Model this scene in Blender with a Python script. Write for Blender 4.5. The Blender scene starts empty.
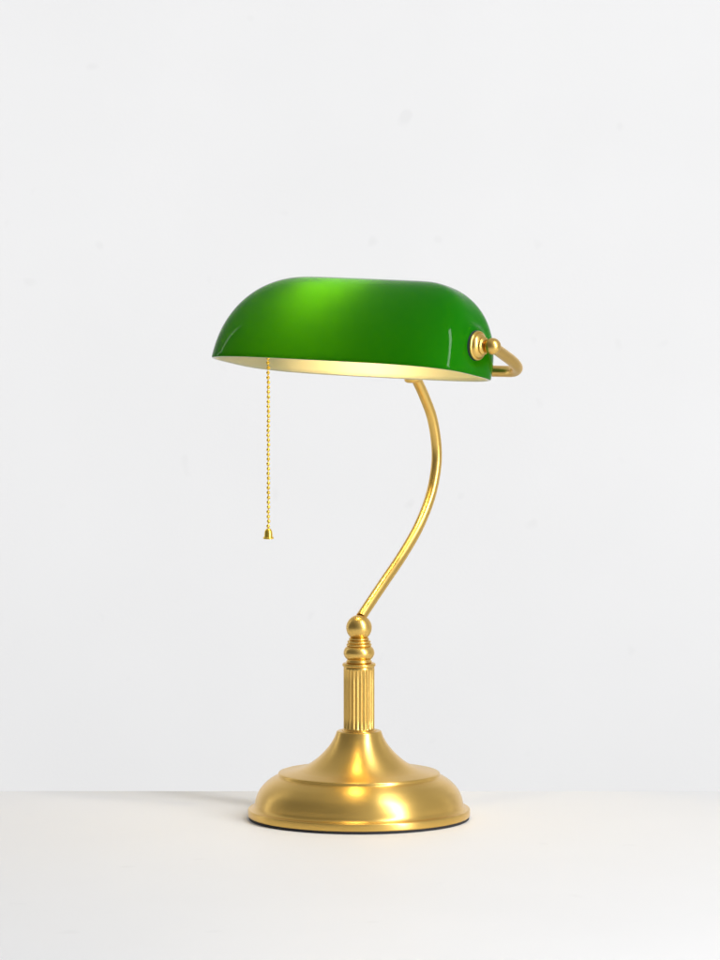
import bpy, bmesh, math, random
from mathutils import Vector, Matrix

random.seed(4)
scene = bpy.context.scene
COL = scene.collection
R = math.radians

# ------------------------------------------------------------------ camera
cam_data = bpy.data.cameras.new("camera")
cam = bpy.data.objects.new("camera", cam_data)
COL.objects.link(cam)
cam.location = (0.0008, -4.9549, 0.7228)
cam.rotation_euler = (R(90 - 5.161), 0, 0)
cam_data.sensor_fit = 'VERTICAL'
cam_data.sensor_height = 36
cam_data.lens = 6172.6 / 960 * 36
cam_data.clip_start = 0.05
cam_data.clip_end = 100
scene.camera = cam

# ------------------------------------------------------------------ world
world = bpy.data.worlds.new("World")
scene.world = world
world.use_nodes = True
wnt = world.node_tree
bg = wnt.nodes["Background"]
# the bright studio round the lamp: pale everywhere, dim towards the front left where no lamp stands
w_tc = wnt.nodes.new("ShaderNodeTexCoord")
w_dot = wnt.nodes.new("ShaderNodeVectorMath"); w_dot.operation = 'DOT_PRODUCT'
w_dot.inputs[1].default_value = (-0.86, -0.50, -0.05)
wnt.links.new(w_tc.outputs["Generated"], w_dot.inputs[0])
w_mr = wnt.nodes.new("ShaderNodeMapRange"); w_mr.interpolation_type = 'SMOOTHSTEP'
w_mr.inputs["From Min"].default_value = 0.15; w_mr.inputs["From Max"].default_value = 0.85
w_mr.inputs["To Min"].default_value = 0.51; w_mr.inputs["To Max"].default_value = 0.17
wnt.links.new(w_dot.outputs["Value"], w_mr.inputs["Value"])
bg.inputs["Color"].default_value = (1.0, 1.0, 1.0, 1)
wnt.links.new(w_mr.outputs[0], bg.inputs["Strength"])

# ------------------------------------------------------------------ studio key lamp and added wall fills
def area(name, loc, target, sx, sy, power, color=(1, 1, 1)):
    d = bpy.data.lights.new(name, 'AREA')
    d.shape = 'RECTANGLE'
    d.size, d.size_y = sx, sy
    d.energy = power
    d.color = color
    o = bpy.data.objects.new(name, d)
    COL.objects.link(o)
    o.location = loc
    o.rotation_euler = (Vector(target) - Vector(loc)).to_track_quat('-Z', 'Y').to_euler()
    return o

area("key_softbox", (1.60, -1.55, 1.45), (0, 0, 0.30), 0.27, 3.2, 84)
area("wall_fill_right", (1.5, 0.9, 0.3), (0.3, 2.6, 0.3), 0.6, 2.4, 17)  # added light out of view, only brightens the wall
area("wall_fill_left", (-1.5, 0.9, 0.3), (-0.1, 2.6, 0.4), 0.6, 2.4, 17)  # matching light added on the left to lift the wall's brightness

scene.view_settings.view_transform = 'Standard'
scene.view_settings.look = 'None'
scene.view_settings.gamma = 1
scene.view_settings.exposure = 0.0
scene.view_settings.use_curve_mapping = False
scene.cycles.use_denoising = True
scene.cycles.max_bounces = 14
scene.cycles.diffuse_bounces = 8
scene.cycles.glossy_bounces = 6
scene.cycles.transmission_bounces = 10
scene.cycles.sample_clamp_indirect = 6
scene.cycles.blur_glossy = 1.0

# ------------------------------------------------------------------ helpers (millimetres in, metres out)
MM = 0.001

def obj(name, bm, mat, parent=None, smooth=True, sharp=40, loc=(0, 0, 0)):
    me = bpy.data.meshes.new(name)
    bmesh.ops.recalc_face_normals(bm, faces=bm.faces)
    if smooth:
        for f in bm.faces:
            f.smooth = True
        for e in bm.edges:
            if len(e.link_faces) == 2 and e.calc_face_angle(0) > R(sharp):
                e.smooth = False
    l = Vector(loc)
    for v in bm.verts:
        v.co = (v.co - l) * MM
    bm.to_mesh(me)
    bm.free()
    for m in (mat if isinstance(mat, (list, tuple)) else [mat]):
        me.materials.append(m)
    o = bpy.data.objects.new(name, me)
    COL.objects.link(o)
    if parent:
        o.parent = parent
        pl = Vector(parent.get("origin_mm", (0, 0, 0)))
    else:
        pl = Vector((0, 0, 0))
    o["origin_mm"] = list(l)
    o.location = (l - pl) * MM
    return o

def catmull(pts, per=8):
    pts = [Vector(p) for p in pts]
    out = []
    n = len(pts)
    for i in range(n - 1):
        p0 = pts[i - 1] if i > 0 else pts[0] * 2 - pts[1]
        p1, p2 = pts[i], pts[i + 1]
        p3 = pts[i + 2] if i + 2 < n else pts[-1] * 2 - pts[-2]
        for k in range(per):
            t = k / per
            out.append(0.5 * ((2 * p1) + (p2 - p0) * t + (2 * p0 - 5 * p1 + 4 * p2 - p3) * t * t
                              + (3 * p1 - p0 - 3 * p2 + p3) * t ** 3))
    out.append(pts[-1])
    return out

def add_lathe(bm, prof, centre=(0, 0, 0), axis=None, seg=96, rfun=None):
    """prof: list of (radius, height); revolved round Z, then turned to axis."""
    c = Vector(centre)
    M = Matrix.Identity(3)
    if axis is not None:
        M = Vector((0, 0, 1)).rotation_difference(Vector(axis)).to_matrix()
    rings = []
    for (r, h) in prof:
        if r < 1e-4:
            rings.append([bm.verts.new(c + M @ Vector((0, 0, h)))])
        else:
            ring = []
            for k in range(seg):
                a = 2 * math.pi * k / seg
                rr = r if rfun is None else rfun(r, h, a)
                ring.append(bm.verts.new(c + M @ Vector((rr * math.cos(a), rr * math.sin(a), h))))
            rings.append(ring)
    for A, B in zip(rings, rings[1:]):
        if len(A) == 1 and len(B) == 1:
            continue
        for k in range(seg):
            k2 = (k + 1) % seg
            if len(A) == 1:
                bm.faces.new((A[0], B[k], B[k2]))
            elif len(B) == 1:
                bm.faces.new((A[k], B[0], A[k2]))
            else:
                bm.faces.new((A[k], B[k], B[k2], A[k2]))
    return bm

def arc(cx, cz, r, a0, a1, n=10, rx=None):
    rx = rx or r
    return [(cx + rx * math.cos(R(a0 + (a1 - a0) * i / n)), cz + r * math.sin(R(a0 + (a1 - a0) * i / n)))
            for i in range(n + 1)]

def add_tube(bm, pts, r, seg=28):
    pts = [Vector(p) for p in pts]
    rings = []
    up = None
    for i, p in enumerate(pts):
        t = (pts[min(i + 1, len(pts) - 1)] - pts[max(i - 1, 0)]).normalized()
        if up is None:
            up = t.orthogonal().normalized()
        up = (up - t * up.dot(t)).normalized()
        b = t.cross(up)
        rings.append([bm.verts.new(p + r * (math.cos(2 * math.pi * k / seg) * up + math.sin(2 * math.pi * k / seg) * b))
                      for k in range(seg)])
    for A, B in zip(rings, rings[1:]):
        for k in range(seg):
            bm.faces.new((A[k], A[(k + 1) % seg], B[(k + 1) % seg], B[k]))
    bm.faces.new(rings[0][::-1])
    bm.faces.new(rings[-1])
    return bm

def add_box(bm, x0, x1, y0, y1, z0, z1):
    vs = [bm.verts.new((x, y, z)) for x in (x0, x1) for y in (y0, y1) for z in (z0, z1)]
    for f in ((0, 1, 3, 2), (4, 6, 7, 5), (0, 4, 5, 1), (2, 3, 7, 6), (0, 2, 6, 4), (1, 5, 7, 3)):
        bm.faces.new([vs[i] for i in f])
    return bm

# ------------------------------------------------------------------ materials
def nodes_of(name):
    m = bpy.data.materials.new(name)
    m.use_nodes = True
    nt = m.node_tree
    return m, nt, nt.nodes, nt.links

def principled(name, color, rough, metal=0.0, spec=0.5):
    m, nt, N, L = nodes_of(name)
    p = N["Principled BSDF"]
    p.inputs["Base Color"].default_value = (*color, 1)
    p.inputs["Roughness"].default_value = rough
    p.inputs["Metallic"].default_value = metal
    p.inputs["Specular IOR Level"].default_value = spec
    return m

def brass(name, color, rough, brushed=False, aniso=0.0, wear=0.05):
    m, nt, N, L = nodes_of(name)
    p = N["Principled BSDF"]
    p.inputs["Metallic"].default_value = 1
    p.inputs["Specular Tint"].default_value = (1.0, 0.98, 0.95, 1)
    tc = N.new("ShaderNodeTexCoord")
    # cloudy lacquer variation
    n1 = N.new("ShaderNodeTexNoise")
    n1.inputs["Scale"].default_value = 35
    n1.inputs["Detail"].default_value = 1.5
    L.new(tc.outputs["Object"], n1.inputs["Vector"])
    mr = N.new("ShaderNodeMapRange")
    mr.inputs["From Min"].default_value = 0.3
    mr.inputs["From Max"].default_value = 0.7
    mr.inputs["To Min"].default_value = rough - wear
    mr.inputs["To Max"].default_value = rough + wear
    L.new(n1.outputs["Fac"], mr.inputs["Value"])
    mix = N.new("ShaderNodeMix")
    mix.data_type = 'RGBA'
    mix.inputs[6].default_value = (*[c * 0.96 for c in color], 1)
    mix.inputs[7].default_value = (*[min(1, c * 1.03) for c in color], 1)
    L.new(n1.outputs["Fac"], mix.inputs[0])
    L.new(mix.outputs[2], p.inputs["Base Color"])
    if brushed:
        # fine turning marks: noise read in (radius, height), so that it runs round the axis
        sep = N.new("ShaderNodeSeparateXYZ")
        L.new(tc.outputs["Object"], sep.inputs[0])
        ln = N.new("ShaderNodeVectorMath"); ln.operation = 'LENGTH'
        cxy = N.new("ShaderNodeCombineXYZ")
        L.new(sep.outputs[0], cxy.inputs[0]); L.new(sep.outputs[1], cxy.inputs[1])
        L.new(cxy.outputs[0], ln.inputs[0])
        ang = N.new("ShaderNodeMath"); ang.operation = 'ARCTAN2'
        L.new(sep.outputs[1], ang.inputs[0]); L.new(sep.outputs[0], ang.inputs[1])
        angs = N.new("ShaderNodeMath"); angs.operation = 'MULTIPLY'
        angs.inputs[1].default_value = 0.004
        L.new(ang.outputs[0], angs.inputs[0])
        c2 = N.new("ShaderNodeCombineXYZ")
        L.new(ln.outputs["Value"], c2.inputs[0]); L.new(sep.outputs[2], c2.inputs[1]); L.new(angs.outputs[0], c2.inputs[2])
        n2 = N.new("ShaderNodeTexNoise")
        n2.inputs["Scale"].default_value = 1500
        n2.inputs["Detail"].default_value = 3
        L.new(c2.outputs[0], n2.inputs["Vector"])
        add = N.new("ShaderNodeMath"); add.operation = 'MULTIPLY_ADD'
        add.inputs[1].default_value = 0.03
        add.inputs[2].default_value = -0.015
        L.new(n2.outputs["Fac"], add.inputs[0])
        s = N.new("ShaderNodeMath"); s.operation = 'ADD'
        L.new(add.outputs[0], s.inputs[0]); L.new(mr.outputs[0], s.inputs[1])
        L.new(s.outputs[0], p.inputs["Roughness"])
    else:
        L.new(mr.outputs[0], p.inputs["Roughness"])
    if aniso:
        tg = N.new("ShaderNodeTangent")
        tg.direction_type = 'RADIAL'
        tg.axis = 'Z'
        L.new(tg.outputs[0], p.inputs["Tangent"])
        p.inputs["Anisotropic"].default_value = aniso
        p.inputs["Anisotropic Rotation"].default_value = 0.25
    return m

BRASS_COL = (0.78, 0.51, 0.14)
M_base = brass("brushed_brass", BRASS_COL, 0.35, brushed=True, aniso=0.8, wear=0.02)
M_brass = brass("satin_brass", BRASS_COL, 0.30, wear=0.02)
M_chain = brass("polished_gold", (0.95, 0.67, 0.11), 0.20, wear=0.03)
M_felt = principled("black_rubber", (0.012, 0.012, 0.014), 0.7)
M_gasket = principled("dark_gasket", (0.02, 0.035, 0.035), 0.35)
M_socket = principled("cream_socket", (0.70, 0.62, 0.45), 0.4)

def glass_layer(name, diff, trans, tfac, rough, ior=1.5):
    m, nt, N, L = nodes_of(name)
    N.remove(N["Principled BSDF"])
    out = N["Material Output"]
    d = N.new("ShaderNodeBsdfDiffuse"); d.inputs["Color"].default_value = (*diff, 1)
    t = N.new("ShaderNodeBsdfTranslucent"); t.inputs["Color"].default_value = (*trans, 1)
    mx = N.new("ShaderNodeMixShader"); mx.inputs[0].default_value = tfac
    L.new(d.outputs[0], mx.inputs[1]); L.new(t.outputs[0], mx.inputs[2])
    g = N.new("ShaderNodeBsdfGlossy"); g.inputs["Roughness"].default_value = rough
    g.inputs["Color"].default_value = (1, 1, 1, 1)
    fr = N.new("ShaderNodeFresnel"); fr.inputs["IOR"].default_value = ior
    geo = N.new("ShaderNodeNewGeometry")
    inv = N.new("ShaderNodeMath"); inv.operation = 'SUBTRACT'; inv.inputs[0].default_value = 1.0
    L.new(geo.outputs["Backfacing"], inv.inputs[1])
    mul = N.new("ShaderNodeMath"); mul.operation = 'MULTIPLY'
    L.new(fr.outputs[0], mul.inputs[0]); L.new(inv.outputs[0], mul.inputs[1])
    top = N.new("ShaderNodeMixShader")
    L.new(mul.outputs[0], top.inputs[0]); L.new(mx.outputs[0], top.inputs[1]); L.new(g.outputs[0], top.inputs[2])
    L.new(top.outputs[0], out.inputs["Surface"])
    return m

M_green = glass_layer("green_cased_glass", (0.0002, 0.195, 0.0020), (0.085, 0.40, 0.0003), 0.5, 0.06, 1.15)
M_opal = glass_layer("opal_lining", (0.66, 0.615, 0.475), (0.90, 0.84, 0.62), 0.28, 0.40, 1.25)

def bulb_mats():
    m, nt, N, L = nodes_of("clear_bulb_glass")
    N.remove(N["Principled BSDF"])
    tr = N.new("ShaderNodeBsdfTransparent"); tr.inputs["Color"].default_value = (0.97, 0.97, 0.96, 1)
    g = N.new("ShaderNodeBsdfGlossy"); g.inputs["Roughness"].default_value = 0.03
    lw = N.new("ShaderNodeLayerWeight"); lw.inputs["Blend"].default_value = 0.27
    mx = N.new("ShaderNodeMixShader")
    L.new(lw.outputs["Facing"], mx.inputs[0]); L.new(tr.outputs[0], mx.inputs[1]); L.new(g.outputs[0], mx.inputs[2])
    L.new(mx.outputs[0], N["Material Output"].inputs["Surface"])
    f = principled("glowing_filament", (0.9, 0.7, 0.4), 0.5)
    p = f.node_tree.nodes["Principled BSDF"]
    p.inputs["Emission Color"].default_value = (1.0, 0.75, 0.36, 1)
    p.inputs["Emission Strength"].default_value = 540.0
    return m, f
M_bulb, M_filament = bulb_mats()

def paint(name, color, rough, scale, bump, mott=0.03):
    m, nt, N, L = nodes_of(name)
    p = N["Principled BSDF"]
    p.inputs["Roughness"].default_value = rough
    p.inputs["Specular IOR Level"].default_value = 0.35
    tc = N.new("ShaderNodeTexCoord")
    n = N.new("ShaderNodeTexNoise"); n.inputs["Scale"].default_value = scale; n.inputs["Detail"].default_value = 6
    L.new(tc.outputs["Object"], n.inputs["Vector"])
    # broad uneven paint
    n0 = N.new("ShaderNodeTexNoise"); n0.inputs["Scale"].default_value = 3.5; n0.inputs["Detail"].default_value = 3
    L.new(tc.outputs["Object"], n0.inputs["Vector"])
    mix = N.new("ShaderNodeMix"); mix.data_type = 'RGBA'
    mix.inputs[6].default_value = (*[c * (1 - mott) for c in color], 1)
    mix.inputs[7].default_value = (*[min(1, c * (1 + mott)) for c in color], 1)
    L.new(n0.outputs["Fac"], mix.inputs[0])
    # sparse grey specks
    n3 = N.new("ShaderNodeTexNoise"); n3.inputs["Scale"].default_value = 26; n3.inputs["Detail"].default_value = 1
    L.new(tc.outputs["Object"], n3.inputs["Vector"])
    r3 = N.new("ShaderNodeMapRange")
    r3.inputs["From Min"].default_value = 0.72; r3.inputs["From Max"].default_value = 0.80
    r3.inputs["To Min"].default_value = 0.0; r3.inputs["To Max"].default_value = 0.10
    L.new(n3.outputs["Fac"], r3.inputs["Value"])
    mix2 = N.new("ShaderNodeMix"); mix2.data_type = 'RGBA'
    mix2.inputs[7].default_value = (0.45, 0.45, 0.45, 1)
    L.new(r3.outputs[0], mix2.inputs[0]); L.new(mix.outputs[2], mix2.inputs[6])
    L.new(mix2.outputs[2], p.inputs["Base Color"])
    bp = N.new("ShaderNodeBump"); bp.inputs["Strength"].default_value = bump; bp.inputs["Distance"].default_value = 0.0004
    L.new(n.outputs["Fac"], bp.inputs["Height"]); L.new(bp.outputs[0], p.inputs["Normal"])
    return m

M_wall = paint("white_wall_paint", (0.80, 0.80, 0.805), 0.85, 220, 0.25)
M_table = paint("white_table_paint", (0.78, 0.78, 0.785), 0.55, 160, 0.12)

# ------------------------------------------------------------------ setting
bm = bmesh.new()
add_box(bm, -3000, 3000, 2600, 2680, -1200, 3200)
wall = obj("wall", bm, M_wall, smooth=False, loc=(0, 2600, 0))
wall["kind"] = "structure"

bm = bmesh.new()
add_box(bm, -1100, 1100, -1250, 160, -36, 0)
bmesh.ops.bevel(bm, geom=list(bm.edges), offset=2.0, segments=3, affect='EDGES')
tabletop = obj("tabletop", bm, M_table, sharp=60)
tabletop["kind"] = "structure"

# ------------------------------------------------------------------ the lamp
lamp = bpy.data.objects.new("desk_lamp", None)
COL.objects.link(lamp)
lamp.empty_display_size = 0.05
lamp["label"] = "lit brass desk lamp with green glass shade and beaded pull chain on white tabletop"
lamp["category"] = "lamp"

# foot
prof = [(0, 9), (70, 9), (86, 8.2), (88.2, 7.6)]
base_prof = ([(0, 2.2), (86, 2.2), (89.2, 2.2)] + arc(88.9, 3.2, 1.0, -80, 0, 4) + [(90.0, 5.0)]
             + arc(88.6, 7.2, 1.4, 5, 100, 6) +
             [(86.6, 9.0), (85.3, 10.2)] +
             [tuple(p)[:2] for p in catmull([(84.6, 11.5, 0), (83.4, 17.0, 0), (80.4, 23.6, 0), (75.0, 29.6, 0), (69.6, 33.3, 0), (66.4, 34.8, 0)], 6)] +
             [(65.7, 35.3), (65.5, 36.0)] + arc(64.2, 36.6, 1.3, 0, 80, 5) +
             [tuple(p)[:2] for p in catmull([(62.5, 38.2, 0), (56, 39.2, 0), (49, 40.6, 0), (42, 43.4, 0), (35.5, 47.8, 0), (29.2, 53.6, 0), (24.0, 59.6, 0), (20.3, 65.6, 0), (18.6, 69.6, 0)], 6)] +
             arc(16.9, 70.3, 1.5, 10, 90, 6) + [(14.2, 71.6), (13.6, 70.6), (12.0, 70.4), (0, 70.4)])
bm = bmesh.new(); add_lathe(bm, base_prof, seg=160)
base = obj("base", bm, M_base, lamp, sharp=50, loc=(0, 0, 36))
bm = bmesh.new()
add_lathe(bm, [(0, 0), (88.6, 0), (89.2, 0.4), (89.2, 2.15), (0, 2.15)], seg=128)
obj("foot_pad", bm, M_felt, base, sharp=30)

# fluted column
NFL = 24
def flute(r, h, a):
    f = 1.0
    if h < 74.2:
        f = max(0.0, (h - 73.4) / 0.8)
    if h > 121.0:
        f = max(0.0, (122.2 - h) / 1.2)
    w = 0.5 + 0.5 * math.cos(NFL * a)
    return r - 0.80 * f * (w ** 1.3)
cp = [(0, 70.5), (12.6, 70.5)] + arc(12.5, 71.5, 0.8, -90, 90, 6) + [(12.3, 72.6), (12.55, 73.4), (12.55, 73.8), (12.55, 74.2)]
cp += [(12.55, 74.2 + (121.0 - 74.2) * i / 6) for i in range(1, 7)]
cp += [(12.55, 121.6), (12.55, 122.2), (12.5, 123.0), (12.3, 123.6)] + arc(12.0, 125.4, 1.5, -80, 80, 8) + [(11.0, 126.9), (9.8, 127.0), (0, 127.0)]
bm = bmesh.new(); add_lathe(bm, cp, seg=24 * 12, rfun=flute)
obj("column", bm, M_brass, lamp, sharp=50, loc=(0, 0, 98))

# turned baluster and ball
bp_ = [(0, 126.8), (9.6, 126.8)] + arc(9.4, 128.0, 1.0, -90, 60, 6) + [(9.6, 129.3)]
bp_ += arc(5.4, 135.2, 6.6, -52, 52, 16, rx=7.1)
bp_ += [(9.2, 140.6)] + arc(9.1, 141.7, 1.1, -80, 80, 6) + [(8.9, 143.0)] + arc(8.5, 144.2, 1.0, -80, 80, 6)
bp_ += [(7.9, 145.4)] + arc(7.3, 146.5, 0.9, -80, 80, 6) + [(6.6, 147.6)]
bp_ += arc(0, 155.5, 10.4, -50, 89.9, 22) + [(0, 165.9)]
bm = bmesh.new(); add_lathe(bm, bp_, seg=96)
obj("baluster", bm, M_brass, lamp, sharp=55, loc=(0, 0, 146))

# frame of the shade: x along its axis, y to the back, z up
TH, PSI = R(35.36), R(11.386)
AX = Vector((-4.49, -0.15, 388.6))
PIV = 23.2
def L2W(p):
    x, y, z = p
    return Vector((AX.x + x * math.cos(TH) + y * math.sin(TH), AX.y - x * math.sin(TH) + y * math.cos(TH), AX.z + z))
DIRX = Vector((math.cos(TH), -math.sin(TH), 0))
DIRY = Vector((math.sin(TH), math.cos(TH), 0))
def shade_pt(x, y, z):          # shade's own frame (rim at z=0) tipped about the knob axis
    z -= PIV
    return L2W((x, y * math.cos(PSI) + z * math.sin(PSI), -y * math.sin(PSI) + z * math.cos(PSI)))

# curved stem, in the plane square to the shade axis
st = [(4.0, 159), (12.6, 172), (36.5, 190.3), (60.6, 208.9), (83.4, 229.9), (100.4, 253.1), (108.9, 276), (109.6, 296), (103.3, 318.7), (91.8, 337.5), (83.5, 348.5), (77.0, 357)]
st = [(3.0, 164), (14.5, 173.2)] + st[2:]
bm = bmesh.new()
add_tube(bm, catmull([DIRY * t + Vector((0, 0, z)) for t, z in st], 10), 4.25)
obj("stem", bm, M_brass, lamp, sharp=50, loc=(60, 60, 260))

# yoke: bowed bar behind the shade with an arm to either knob
half = [(135, 0, 0), (131, 22, -8.0), (127.8, 38, -13.8), (124.9, 48, -17.8), (120.0, 57.5, -21.6), (111.5, 64.5, -24.6), (98, 68.6, -25.4), (70, 71.5, -26.5), (40, 74.5, -29), (18, 76, -30.6)]
path = half + [(0, 76.4, -31)] + [(-x, y, z) for x, y, z in reversed(half[4:])] + [(-119.5, 55, -19.8), (-121, 44, -16), (-122.5, 22, -8), (-123.5, 2, -0.7)]
bm = bmesh.new()
add_tube(bm, catmull([L2W(p) for p in path], 7), 4.55)
tee = L2W((4.5, 76.6, -31.2))
add_lathe(bm, [(0, -7.2), (5.6, -7.2), (7.0, -6.2), (7.2, -4), (7.2, 4), (6.6, 6), (4, 7.4), (0, 7.6)], centre=tee, axis=(-0.10, -0.10, 1), seg=48)
yoke = obj("yoke", bm, M_brass, lamp, sharp=50, loc=tuple(tee))

# knobs at both ends
for s in (1, -1):
    ax = DIRX * s
    c = L2W((0, 0, 0))
    bm = bmesh.new()
    if s == 1:
        k = ([(0, 120.3), (11.1, 120.3)] + arc(10.8, 121.3, 1.0, -90, 70, 6) + [(10.6, 122.5), (10.2, 122.3), (9.9, 122.8), (9.6, 123.7), (9.2, 124.1), (8.6, 124.9), (7.4, 125.4), (6.9, 125.7)]
             + arc(6.2, 126.9, 1.0, -50, 70, 6) + [(6.0, 128.0), (5.5, 128.5), (5.5, 129.6)])
        k += arc(0, 135.2, 6.7, -58, 89.9, 20) + [(0, 141.9)]
    else:
        k = [(0, 120.4), (11.0, 120.4), (11.4, 121.2), (10.4, 122.2), (8.0, 122.8), (6.4, 123.4), (5.8, 125.0), (4.6, 126.6), (0, 127.2)]
    add_lathe(bm, k, centre=c, axis=ax, seg=64)
    kn = obj("knob", bm, M_brass, lamp, sharp=50, loc=tuple(c + ax * 130))
    bm = bmesh.new()
    add_lathe(bm, [(0, 118.0), (11.8, 118.0), (12.1, 118.8), (12.1, 119.9), (11.7, 120.4), (0, 120.4)], centre=c, axis=ax, seg=64)
    obj("gasket", bm, M_gasket, kn, sharp=40)

# glass shade: green outside, opal white inside, one closed shell
def shade_surface(a, b, h, at, pe, q, n, yr, z0, rows=40, cols=200):
    out = []
    for i in range(rows + 1):
        t = math.pi / 2 * i / rows
        zz = math.sin(t)
        axx = at + (a - at) * max(0.0, 1 - zz ** pe) ** (1 / pe)
        byy = b * math.sqrt(max(0.0, 1 - zz ** q))
        if i == rows:
            byy = 0.0
        row = []
        for k in range(cols):
            ph = 2 * math.pi * k / cols
            cx, sy = math.cos(ph), math.sin(ph)
            x = axx * math.copysign(abs(cx) ** (2 / n), cx)
            y = byy * math.copysign(abs(sy) ** (2 / n), sy) + yr * zz
            z = z0 + h * zz if i else z0
            rr = math.hypot(y - 0.0, z - PIV)
            w = min(1.0, max(0.0, (19.0 - rr) / 6.0))
            w = w * w * (3 - 2 * w)
            if abs(x) > 90:
                x = x + w * (math.copysign(119.0 - (121.55 - a), x) - x)
            row.append((x, y, z))
        out.append(row)
    return out
SH = dict(a=121.55, b=52.91, h=74.48, at=49.8, pe=2.411, q=1.748, n=3.58, yr=12.0)
TK = 3.0
outer = shade_surface(z0=0.0, **SH)
inner = shade_surface(a=SH['a'] - TK, b=SH['b'] - TK, h=SH['h'] - TK, at=SH['at'] - 1, pe=SH['pe'], q=SH['q'], n=SH['n'], yr=SH['yr'], z0=0.0)
bm = bmesh.new()
def add_grid(rows, mi):
    vs = [[bm.verts.new(shade_pt(*p)) for p in row] for row in rows]
    n = len(vs[0])
    for A, B in zip(vs, vs[1:]):
        for k in range(n):
            f = bm.faces.new((A[k], A[(k + 1) % n], B[(k + 1) % n], B[k]))
            f.material_index = mi
    return vs[0]
ro = add_grid(outer, 0)
ri = add_grid(inner, 1)
n = len(ro)
# rounded rim between the two skins
mid = []
for k in range(n):
    p = (Vector(outer[0][k]) + Vector(inner[0][k])) / 2
    mid.append([bm.verts.new(shade_pt(*(Vector(outer[0][k]).lerp(p, 0.35) + Vector((0, 0, -0.7))))),
                bm.verts.new(shade_pt(*(Vector(inner[0][k]).lerp(p, 0.35) + Vector((0, 0, -0.7)))))])
for k in range(n):
    j = (k + 1) % n
    for A, B, C, D, mi in ((ro[k], ro[j], mid[j][0], mid[k][0], 0), (mid[k][0], mid[j][0], mid[j][1], mid[k][1], 1), (mid[k][1], mid[j][1], ri[j], ri[k], 1)):
        f = bm.faces.new((A, B, C, D)); f.material_index = mi
bmesh.ops.remove_doubles(bm, verts=bm.verts, dist=0.02)
bmesh.ops.dissolve_degenerate(bm, edges=bm.edges, dist=0.005)
shade = obj("lamp_shade", bm, [M_green, M_opal], lamp, sharp=60, loc=tuple(L2W((0, 0, 30))))

# socket on its bracket, and the bulb, inside the shade
c = L2W((0, 6, 6))
bm = bmesh.new()
add_lathe(bm, [(0, -116.0), (7, -116.0), (7, -112), (5, -111), (5, -100), (13, -98), (15, -96), (16, -92), (16, -70), (17.5, -69.4), (17.5, -66.6), (15.6, -66), (15.6, -54), (14.2, -53), (0, -53)],
          centre=c, axis=DIRX, seg=48)
# switch housing under the socket
add_lathe(bm, [(0, 0), (3.2, 0), (3.6, 1), (3.6, 8), (0, 8)], centre=L2W((-85, 0, -17)), seg=32)
obj("socket", bm, M_socket, lamp, sharp=40, loc=tuple(L2W((-85, 0, 0))))
bm = bmesh.new()
bpf = [(0, -52.8), (12.6, -52.8), (12.8, -46), (13.4, -41), (16.0, -35), (19.4, -29)] + arc(0, -13, 25.0, -40, 89.9, 18) + [(0, 12.0)]
add_lathe(bm, bpf, centre=c, axis=DIRX, seg=64)
bulb = obj("bulb", bm, M_bulb, lamp, sharp=60, loc=tuple(L2W((-15, 0, 0))))
bm = bmesh.new()
add_lathe(bm, [(0, -35), (2.2, -34), (2.8, -32), (2.8, -6), (2.2, -4), (0, -3)], centre=L2W((0, 9, 26)), axis=DIRX, seg=24)
obj("filament", bm, M_filament, bulb, loc=tuple(L2W((-15, 0, 10))))

# beaded pull chain
top = L2W((-85, 0, -17))
BELL_TOP = 230.8
bm = bmesh.new()
add_tube(bm, [(top.x, top.y, top.z + 0.5), (top.x, top.y, BELL_TOP - 1.0)], 0.42, seg=10)
z = top.z - 1.5
while z > BELL_TOP + 0.4:
    jx, jy = random.uniform(-.22, .22), random.uniform(-.2, .2)
    bmesh.ops.create_uvsphere(bm, u_segments=18, v_segments=12, radius=1.5,
                              matrix=Matrix.Translation((top.x + jx, top.y + jy, z)))
    z -= 3.93 + random.uniform(-.1, .1)
chain = obj("pull_chain", bm, M_chain, lamp, sharp=80, loc=tuple(top))
bm = bmesh.new()
bell = [(0, 0.6), (1.2, 0.5), (2.2, -0.2), (3.0, -1.6), (3.3, -3.2), (3.4, -5.6), (3.5, -6.3), (4.2, -6.6), (4.45, -7.2), (4.35, -7.9), (3.6, -8.2), (2.6, -7.6), (0, -7.4)]
add_lathe(bm, bell, centre=(top.x, top.y, BELL_TOP), seg=40)
obj("pull_bell", bm, M_chain, chain, sharp=50, loc=(top.x, top.y, BELL_TOP - 4))

for o in list(bpy.data.objects):
    if "origin_mm" in o:
        del o["origin_mm"]
